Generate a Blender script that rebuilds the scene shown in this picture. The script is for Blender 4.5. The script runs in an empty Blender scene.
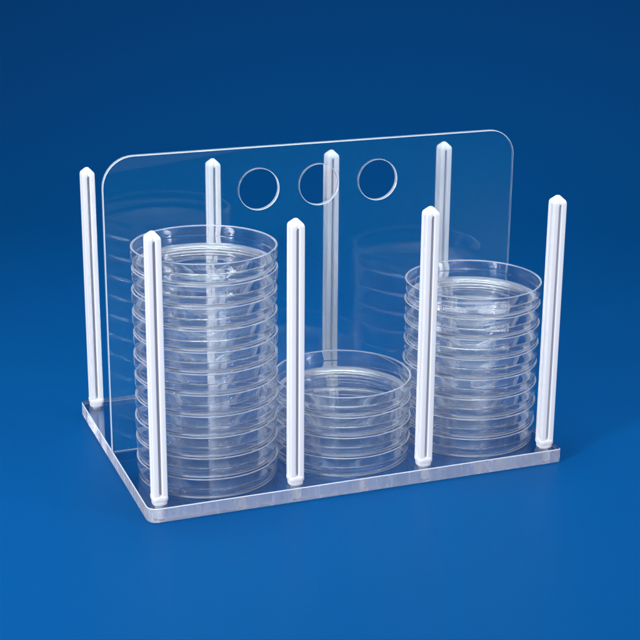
import bpy, bmesh, math
from mathutils import Vector, Matrix
scene = bpy.context.scene
C = scene.collection
MM = 0.001

# ---------------------------------------------------------------- camera
cam_d = bpy.data.cameras.new('camera')
cam = bpy.data.objects.new('camera', cam_d)
C.objects.link(cam)
cx, cy, cz, yaw, pitch, roll, f_px = -213.3, -837.5, 405.0, -0.361, -0.323, 0.008, 1558.9
fw = Vector((-math.sin(yaw) * math.cos(pitch), math.cos(yaw) * math.cos(pitch), math.sin(pitch)))
rt = Vector((math.cos(yaw), math.sin(yaw), 0))
up = rt.cross(fw)
r2 = rt * math.cos(roll) + up * math.sin(roll)
u2 = -rt * math.sin(roll) + up * math.cos(roll)
m = Matrix((r2, u2, -fw)).transposed().to_4x4()
m.translation = Vector((cx, cy, cz)) * MM
cam.matrix_world = m
cam_d.sensor_width = 36.0
cam_d.lens = f_px / 640.0 * 36.0
cam_d.clip_start = 0.02
cam_d.clip_end = 50
scene.camera = cam

# ---------------------------------------------------------------- world, lamps, exposure
world = bpy.data.worlds.new('World')
scene.world = world
world.use_nodes = True
bg = world.node_tree.nodes['Background']
bg.inputs[0].default_value = (0.74, 0.76, 1.0, 1)
bg.inputs[1].default_value = 0.35

HF = Vector((math.sin(-yaw), math.cos(-yaw), 0))      # away from the camera, along the table
HL = Vector((-HF.y, HF.x, 0))                         # to the camera's left
MID = Vector((0.131, 0.085, 0.06))                    # middle of the rack


def softbox(name, pos, target, sx, sy, power, col=(1, 1, 1), spread=180):
    d = bpy.data.lights.new(name, 'AREA')
    d.shape = 'RECTANGLE'
    d.size, d.size_y = sx, sy
    d.energy = power
    d.color = col
    d.spread = math.radians(spread)
    o = bpy.data.objects.new(name, d)
    C.objects.link(o)
    o.location = pos
    o.rotation_euler = (Vector(target) - Vector(pos)).to_track_quat('-Z', 'Z').to_euler()
    return o


def around(f, l, z):
    return MID + HF * f + HL * l + Vector((0, 0, z))


softbox('overhead_softbox', around(0.05, 0.05, 1.00), around(0.05, 0, 0), 0.9, 0.6, 3.1, (0.84, 1.0, 1.0), 105)
softbox('left_softbox', around(-0.92, 0.76, 0.40), around(0, 0, 0.02), 0.36, 0.16, 4.0, (0.97, 0.98, 1.0), 90)
softbox('right_softbox', around(-0.55, -0.95, 0.38), around(0, 0, 0.02), 0.16, 0.5, 2.0, spread=110)

scene.view_settings.view_transform = 'Standard'
scene.view_settings.look = 'None'
scene.view_settings.exposure = 0.0
scene.view_settings.gamma = 1.0
scene.render.engine = 'CYCLES'
cy_ = scene.cycles
cy_.max_bounces = 40
cy_.transmission_bounces = 40
cy_.glossy_bounces = 16
cy_.diffuse_bounces = 4
cy_.transparent_max_bounces = 32
cy_.caustics_reflective = True
cy_.caustics_refractive = True
cy_.blur_glossy = 0.0
cy_.sample_clamp_indirect = 30.0
cy_.use_denoising = True


# ---------------------------------------------------------------- materials
def mat(name):
    mt = bpy.data.materials.new(name)
    mt.use_nodes = True
    nt = mt.node_tree
    return mt, nt, nt.nodes['Principled BSDF']


def setp(b, **kw):
    for k, v in kw.items():
        b.inputs[k.replace('_', ' ')].default_value = v


def noise_bump(nt, b, scale, strength, dist, stretch=(1, 1, 1)):
    tc = nt.nodes.new('ShaderNodeTexCoord')
    mp = nt.nodes.new('ShaderNodeMapping')
    mp.inputs['Scale'].default_value = stretch
    no = nt.nodes.new('ShaderNodeTexNoise')
    no.inputs['Scale'].default_value = scale
    no.inputs['Detail'].default_value = 3
    bu = nt.nodes.new('ShaderNodeBump')
    bu.inputs['Strength'].default_value = strength
    bu.inputs['Distance'].default_value = dist
    nt.links.new(tc.outputs['Object'], mp.inputs[0])
    nt.links.new(mp.outputs[0], no.inputs['Vector'])
    nt.links.new(no.outputs['Fac'], bu.inputs['Height'])
    nt.links.new(bu.outputs[0], b.inputs['Normal'])
    return no


def clear_plastic(name, ior, rough, tint):
    mt, nt, b = mat(name)
    setp(b, Base_Color=(*tint, 1), Roughness=rough, IOR=ior, Transmission_Weight=1.0)
    return mt, nt, b


def milky(name, rough, tint, body, amount, bump=None):
    """clear plastic with a little scattering body colour mixed in"""
    mt, nt, b = clear_plastic(name, 1.49, rough, tint)
    di = nt.nodes.new('ShaderNodeBsdfDiffuse')
    di.inputs['Color'].default_value = (*body, 1)
    mx = nt.nodes.new('ShaderNodeMixShader')
    mx.inputs[0].default_value = amount
    out = nt.nodes['Material Output']
    nt.links.new(b.outputs[0], mx.inputs[1])
    nt.links.new(di.outputs[0], mx.inputs[2])
    nt.links.new(mx.outputs[0], out.inputs['Surface'])
    return mt, nt, b, mx


M_sheet, nt, b = clear_plastic('clear_acrylic', 1.49, 0.0, (0.97, 0.985, 0.995))
M_tinted_reflect, nt, b, mx = milky('tinted_acrylic_painted_reflection', 0.0, (0.96, 0.985, 1.0), (0.02, 0.42, 0.80), 0.05)  # slight tint, plus a blue body colour standing in for the reflected floor
setp(b, IOR=1.42)
M_edge, nt, b, mx = milky('sawn_acrylic_edge', 0.14, (0.98, 0.985, 1.0), (0.78, 0.82, 0.92), 0.42)
no = noise_bump(nt, b, 420, 0.035, 0.0003, (1, 1, 0.12))
rmp = nt.nodes.new('ShaderNodeMapRange')
rmp.inputs['From Min'].default_value = 0.35
rmp.inputs['From Max'].default_value = 0.65
rmp.inputs['To Min'].default_value = 0.21
rmp.inputs['To Max'].default_value = 0.29
nt.links.new(no.outputs['Fac'], rmp.inputs['Value'])
nt.links.new(rmp.outputs[0], mx.inputs[0])
M_chamfer, nt, b, mx = milky('acrylic_chamfer_highlight', 0.1, (0.98, 0.98, 0.99), (0.9, 0.92, 0.96), 0.6)  # bright highlight lines along the edges, put in as a pale body colour
M_rim, nt, b, mx = milky('acrylic_edge_highlight', 0.12, (0.98, 0.98, 0.99), (0.8, 0.84, 0.9), 0.38)  # white highlight on plate rim and hole edges, painted as pale diffuse
M_dish, nt, b = clear_plastic('clear_polystyrene', 1.46, 0.0, (0.995, 0.995, 1.0))
M_lip, nt, b, mx = milky('polystyrene_lip', 0.1, (0.99, 0.99, 1.0), (0.90, 0.92, 0.98), 0.27)

M_post, nt, b = mat('white_plastic')
setp(b, Base_Color=(0.76, 0.765, 0.775, 1), Roughness=0.38, IOR=1.5)
no = noise_bump(nt, b, 300, 0.05, 0.0003, (1, 1, .15))

M_paper, nt, b = mat('blue_backdrop_paper')
setp(b, Base_Color=(0.0002, 0.080, 0.268, 1), Roughness=0.45, IOR=1.45, Specular_IOR_Level=0.06)
noise_bump(nt, b, 900, 0.05, 0.0003)


# ---------------------------------------------------------------- helpers
def obj(name, me_or_bm, material, parent=None, loc=None, smooth=True, sharp=35):
    if isinstance(me_or_bm, bmesh.types.BMesh):
        bmesh.ops.recalc_face_normals(me_or_bm, faces=me_or_bm.faces)
        me = bpy.data.meshes.new(name)
        me_or_bm.to_mesh(me)
        me_or_bm.free()
    else:
        me = me_or_bm
    for mm_ in (material if isinstance(material, (list, tuple)) else [material]):
        me.materials.append(mm_)
    for p in me.polygons:
        p.use_smooth = smooth
    if smooth:
        me.set_sharp_from_angle(angle=math.radians(sharp))
    o = bpy.data.objects.new(name, me)
    C.objects.link(o)
    if parent:
        o.parent = parent
    if loc:
        o.location = Vector(loc) * MM
    return o


def empty(name, loc, label, cat, group=None):
    o = bpy.data.objects.new(name, None)
    o.empty_display_size = 0.02
    C.objects.link(o)
    o.location = Vector(loc) * MM
    o['label'] = label
    o['category'] = cat
    if group:
        o['group'] = group
    return o


def round_poly(pts, rads, n=6):
    """2-D polygon with each corner rounded by its own radius."""
    out = []
    N = len(pts)
    for i, (p, r) in enumerate(zip(pts, rads)):
        p = Vector(p)
        if r <= 0:
            out.append(tuple(p))
            continue
        a = (Vector(pts[i - 1]) - p).normalized()
        c = (Vector(pts[(i + 1) % N]) - p).normalized()
        half = a.angle(c) / 2
        d = r / math.tan(half)
        cen = p + (a + c).normalized() * (r / math.sin(half))
        s, e = p + a * d - cen, p + c * d - cen
        a0 = math.atan2(s.y, s.x)
        da = math.atan2(e.y, e.x) - a0
        while da > math.pi: da -= 2 * math.pi
        while da < -math.pi: da += 2 * math.pi
        for k in range(n + 1):
            t = a0 + da * k / n
            out.append((cen.x + r * math.cos(t), cen.y + r * math.sin(t)))
    return out


def lathe(profile, seg=256, second=()):
    """closed profile (r, z) in mm spun about z"""
    bm = bmesh.new()
    rings = []
    for r, z in profile:
        if r < 1e-6:
            rings.append([bm.verts.new((0, 0, z * MM))])
        else:
            rings.append([bm.verts.new((r * MM * math.cos(2 * math.pi * k / seg),
                                        r * MM * math.sin(2 * math.pi * k / seg), z * MM)) for k in range(seg)])
    for i in range(len(rings)):
        a, c = rings[i], rings[(i + 1) % len(rings)]
        if len(a) == 1 and len(c) == 1:
            continue
        for k in range(seg):
            k2 = (k + 1) % seg
            if len(a) == 1:
                bm.faces.new((a[0], c[k], c[k2]))
            elif len(c) == 1:
                bm.faces.new((a[k], a[k2], c[0]))
            else:
                f = bm.faces.new((a[k], a[k2], c[k2], c[k]))
                f.material_index = 1 if i in second else 0
    return bm


def slab(outline, z0, z1, bev=0.5, holes=()):
    """prism in the xy plane with chamfered rims, and round holes (cx, cy, r). mm. material 1 on the rim faces"""
    def inset(poly, d):
        # move every vertex inwards along the averaged normal
        n = len(poly); out = []
        for i in range(n):
            p0, p1, p2 = Vector(poly[i - 1]), Vector(poly[i]), Vector(poly[(i + 1) % n])
            e1, e2 = (p1 - p0).normalized(), (p2 - p1).normalized()
            nrm = (Vector((-e1.y, e1.x)) + Vector((-e2.y, e2.x))).normalized()
            out.append(tuple(p1 + nrm * d))
        return out
    area = sum(outline[i - 1][0] * outline[i][1] - outline[i][0] * outline[i - 1][1] for i in range(len(outline)))
    if area < 0:
        outline = outline[::-1]
    loops = [outline]
    for hx, hy, hr in holes:
        loops.append([(hx + hr * math.cos(-2 * math.pi * k / 64), hy + hr * math.sin(-2 * math.pi * k / 64)) for k in range(64)])
    bm = bmesh.new()
    caps = {0: [], 1: []}
    for lp in loops:
        ins = inset(lp, bev)
        rows = [[bm.verts.new((x * MM, y * MM, z * MM)) for x, y in L]
                for L, z in ((ins, z0), (lp, z0 + bev), (lp, z1 - bev), (ins, z1))]
        n = len(lp)
        for q, (a, c) in enumerate(zip(rows, rows[1:])):
            for k in range(n):
                f = bm.faces.new((a[k], a[(k + 1) % n], c[(k + 1) % n], c[k]))
                f.material_index = 1 if q == 1 else 2   # the chamfers carry the painted edge highlight
        caps[0].append(rows[0]); caps[1].append(rows[-1])
    for side in (0, 1):
        edges = []
        for row in caps[side]:
            for k in range(len(row)):
                e = bm.edges.get((row[k], row[(k + 1) % len(row)]))
                edges.append(e)
        if len(caps[side]) == 1:
            bm.faces.new(caps[side][0])
        else:
            bmesh.ops.triangle_fill(bm, use_beauty=True, use_dissolve=False, edges=edges)
    return bm


# ---------------------------------------------------------------- the setting: one sheet of backdrop paper
T = 9.3                                                # thickness of the rack's base
W = 87.24 * 3


def backdrop():
    prof = [(-0.75, 0)]
    x0, R = 0.55, 0.75
    k = 0
    while -0.75 + k * 0.1 < x0:
        prof.append((-0.75 + k * 0.1 + 0.05, 0)); k += 1
    prof = [p for p in prof if p[0] < x0 - 0.02] + [(x0 + R * math.sin(t), R - R * math.cos(t))
            for t in [math.radians(a) for a in range(0, 86, 3)]]

    bm = bmesh.new()
    rows = []
    for s in (-1.4, -0.6, 0.6, 1.4):
        rows.append([bm.verts.new(Vector((MID.x, MID.y, -T * MM - 0.0003)) + HF * f + HL * s + Vector((0, 0, z))) for f, z in prof])
    for a_, c_ in zip(rows, rows[1:]):
        for i in range(len(prof) - 1):
            bm.faces.new((a_[i], a_[i + 1], c_[i + 1], c_[i]))
    o = obj('backdrop', bm, M_paper, sharp=60)
    mod = o.modifiers.new('thickness', 'SOLIDIFY')
    mod.thickness = 0.0006
    # keep the upper face where it is, thickness goes down and back
    up_face = max(o.data.polygons, key=lambda p: abs(p.normal.z))
    mod.offset = -1 if up_face.normal.z > 0 else 1
    o['kind'] = 'structure'


backdrop()

# ---------------------------------------------------------------- the rack
rack = empty('petri_dish_rack', (W / 2, 85, -T),
             'clear acrylic rack with eight white plastic posts and an upright plate with three round holes', 'dish rack')
OX, OY, OZ = W / 2, 85, -T        # rack origin, everything below is given relative to the first front post's foot


def rel(x, y, z):
    return (x - OX, y - OY, z - OZ)


X0, X1, Y0, Y1 = -8.8, 270.8, -8.2, 182.0
base = slab(round_poly([(X0, Y0), (X1, Y0), (X1, Y1), (X0, Y1)], [6.5, 3, 5, 5]), -T, -0.0, 0.45)
obj('base_plate', base, [M_sheet, M_edge, M_chamfer], rack, rel(0, 0, 0))

# upright plate: outline in (x, z) then stood up
PT = 3.5
YP = 84.8
pw0, pw1, ph = X0 - .4, X1 + 2.2, 195.7
pl = slab(round_poly([(pw0, 0.05), (pw1, 0.05), (pw1, ph), (pw0, ph)], [0, 0, 18, 20], 10), -PT / 2, PT / 2, 0.4,
          holes=[(92.1, 168.1, 13.3), (133.0, 168.1, 13.3), (174.1, 168.1, 13.3)])
bmesh.ops.rotate(pl, verts=pl.verts, cent=(0, 0, 0), matrix=Matrix.Rotation(math.radians(90), 3, 'X'))
obj('upright_plate', pl, [M_tinted_reflect, M_rim, M_chamfer], rack, rel(0, YP, 0), sharp=30)


# posts: square white mouldings with a narrow groove down each face and a pyramid tip
def post_section(w, g, dpt, rc):
    """w half width, g half groove, dpt groove depth, rc corner radius"""
    q = [(-w, -w), (-g, -w), (-g * .55, -w + dpt), (g * .55, -w + dpt), (g, -w)]
    rad = [rc, .45, .2, .2, .45]
    pts, rr = [], []
    for k in range(4):
        ca, sa = [(1, 0), (0, 1), (-1, 0), (0, -1)][k]
        for (x, y), r in zip(q, rad):
            pts.append((x * ca - y * sa, x * sa + y * ca))
            rr.append(r)
    return round_poly(pts, rr, 3)


def make_post_bm():
    H = 170.5
    w, g = 4.35, 1.05
    sec = post_section(w, g, 3.2, 0.45)
    sec0 = post_section(w, g, 0.25, 0.45)                # nearly closed groove, where it runs out
    n = len(sec)
    bm = bmesh.new()

    def ring(s, k, z):
        return [bm.verts.new((x * k * MM, y * k * MM, z * MM)) for x, y in s]
    rows = [ring(sec0, 1.0, 5.6), ring(sec0, 1.0, 6.0), ring(sec, 1.0, 7.2), ring(sec, .995, 60), ring(sec, .99, 120),
            ring(sec, .985, H - 7.5), ring(sec0, .98, H - 5.4), ring(sec0, .96, H - 4.2), ring(sec0, .86, H - 3.1),
            ring(sec0, .22, H - .25)]
    for a, c in zip(rows, rows[1:]):
        for k in range(n):
            bm.faces.new((a[k], a[(k + 1) % n], c[(k + 1) % n], c[k]))
    top = bm.verts.new((0, 0, H * MM))
    for k in range(n):
        bm.faces.new((rows[-1][k], rows[-1][(k + 1) % n], top))
    bm.faces.new(rows[0][::-1])
    return bm


def make_foot_bm():
    """square collar over a round shoulder, with the peg that plugs into the base"""
    bm = bmesh.new()
    n = 40

    def ring(hw, r, z):
        out = []
        for k in range(n):
            t = 2 * math.pi * (k + .5) / n
            c, s = math.cos(t), math.sin(t)
            e = r                                       # superellipse exponent, 2 = circle
            rad = hw / (abs(c) ** e + abs(s) ** e) ** (1 / e)
            out.append(bm.verts.new((rad * c * MM, rad * s * MM, z * MM)))
        return out
    spec = [(2.6, 2, -T + .8), (2.9, 2, -T + 1.3), (2.9, 2, 0.0), (4.3, 3, 0.02), (4.5, 3.2, .4), (4.55, 3.4, 2.0), (4.6, 4.5, 2.6),
            (4.85, 5, 3.1), (4.85, 5, 5.2), (4.5, 5, 5.75), (4.2, 5, 5.8)]
    rows = [ring(*s) for s in spec]
    for a, c in zip(rows, rows[1:]):
        for k in range(n):
            bm.faces.new((a[k], a[(k + 1) % n], c[(k + 1) % n], c[k]))
    bm.faces.new(rows[0][::-1])
    bm.faces.new(rows[-1])
    return bm


post0 = obj('post', make_post_bm(), M_post, rack, sharp=40)
foot0 = obj('foot', make_foot_bm(), M_post, post0, sharp=50)
first = True
for row_y in (0, 170.2):
    for i in range(4):
        if first:
            p = post0
            first = False
        else:
            p = post0.copy(); C.objects.link(p); p.parent = rack
            ft = foot0.copy(); C.objects.link(ft); ft.parent = p
        p.location = Vector(rel(i * 87.24, row_y, 0)) * MM

# ---------------------------------------------------------------- petri dishes
DH = 13.576
R = 44.5


def dish_profile():
    ro, rb, th = R, R - 1.0, 1.2                        # rim radius, foot radius, wall
    h = DH - .12
    return [(0, .25), (rb - 4.2, .25), (rb - 3.9, 0), (rb - 2.0, 0), (rb - 1.2, .12), (rb - .55, .45), (rb - .12, 1.1), (rb, 1.9),
            (rb, 5.8), (rb + .15, 6.3), (ro - .15, 6.9), (ro, 7.4), (ro, h - .7), (ro - .08, h - .2), (ro - .35, h),
            (ro - th + .2, h), (ro - th - .05, h - .2), (ro - th - .1, h - .7), (ro - th - .1, 7.4), (rb - th, 6.3),
            (rb - th, 2.9), (rb - th - .15, 2.2), (rb - th - .7, 1.65), (rb - th - 1.5, 1.45), (0, 1.4)]


dish0 = obj('petri_dish', lathe(dish_profile(), 256, (2, 3, 4, 5, 6, 13, 14, 15, 16)), [M_dish, M_lip], sharp=32)
dish0['category'] = 'petri dish'

ORD = ['', 'second', 'third', 'fourth', 'fifth', 'sixth', 'seventh', 'eighth', 'ninth', 'tenth', 'eleventh']
stacks = [(41.4, 36.4, 11, 'tall left stack', 'clear petri dishes in the tall left stack'),
          (133.0, 38.0, 4, 'short middle stack', 'clear petri dishes in the short middle stack'),
          (223.7, 38.0, 8, 'eight-high right stack', 'clear petri dishes in the eight-high right stack')]
jit = [(0, 0), (.3, -.2), (-.35, .1), (.1, .3), (-.15, -.3), (.4, .05), (-.3, .25), (.2, -.25), (-.1, .1), (.35, .15), (-.2, -.1)]
first = True
for (sx, sy, n, where, grp) in stacks:
    for k in range(n):
        if first:
            t = dish0; first = False
        else:
            t = dish0.copy(); C.objects.link(t)
        jx, jy = jit[(k * 3 + n) % 11]
        t.location = Vector((sx + jx * .6, sy + jy * .6, .05 + k * DH)) * MM
        t.rotation_euler = (0, 0, (k * 1.7 + sx) % 6.28)
        top_i = n - 1 - k
        if top_i == 0:
            lab = 'clear open petri dish lying topmost on the ' + where
        elif k == 0:
            lab = 'clear petri dish lowest in the ' + where + ', on the base plate'
        else:
            lab = f'clear petri dish {ORD[top_i]} from the top of the ' + where
        t['label'] = lab
        t['group'] = grp
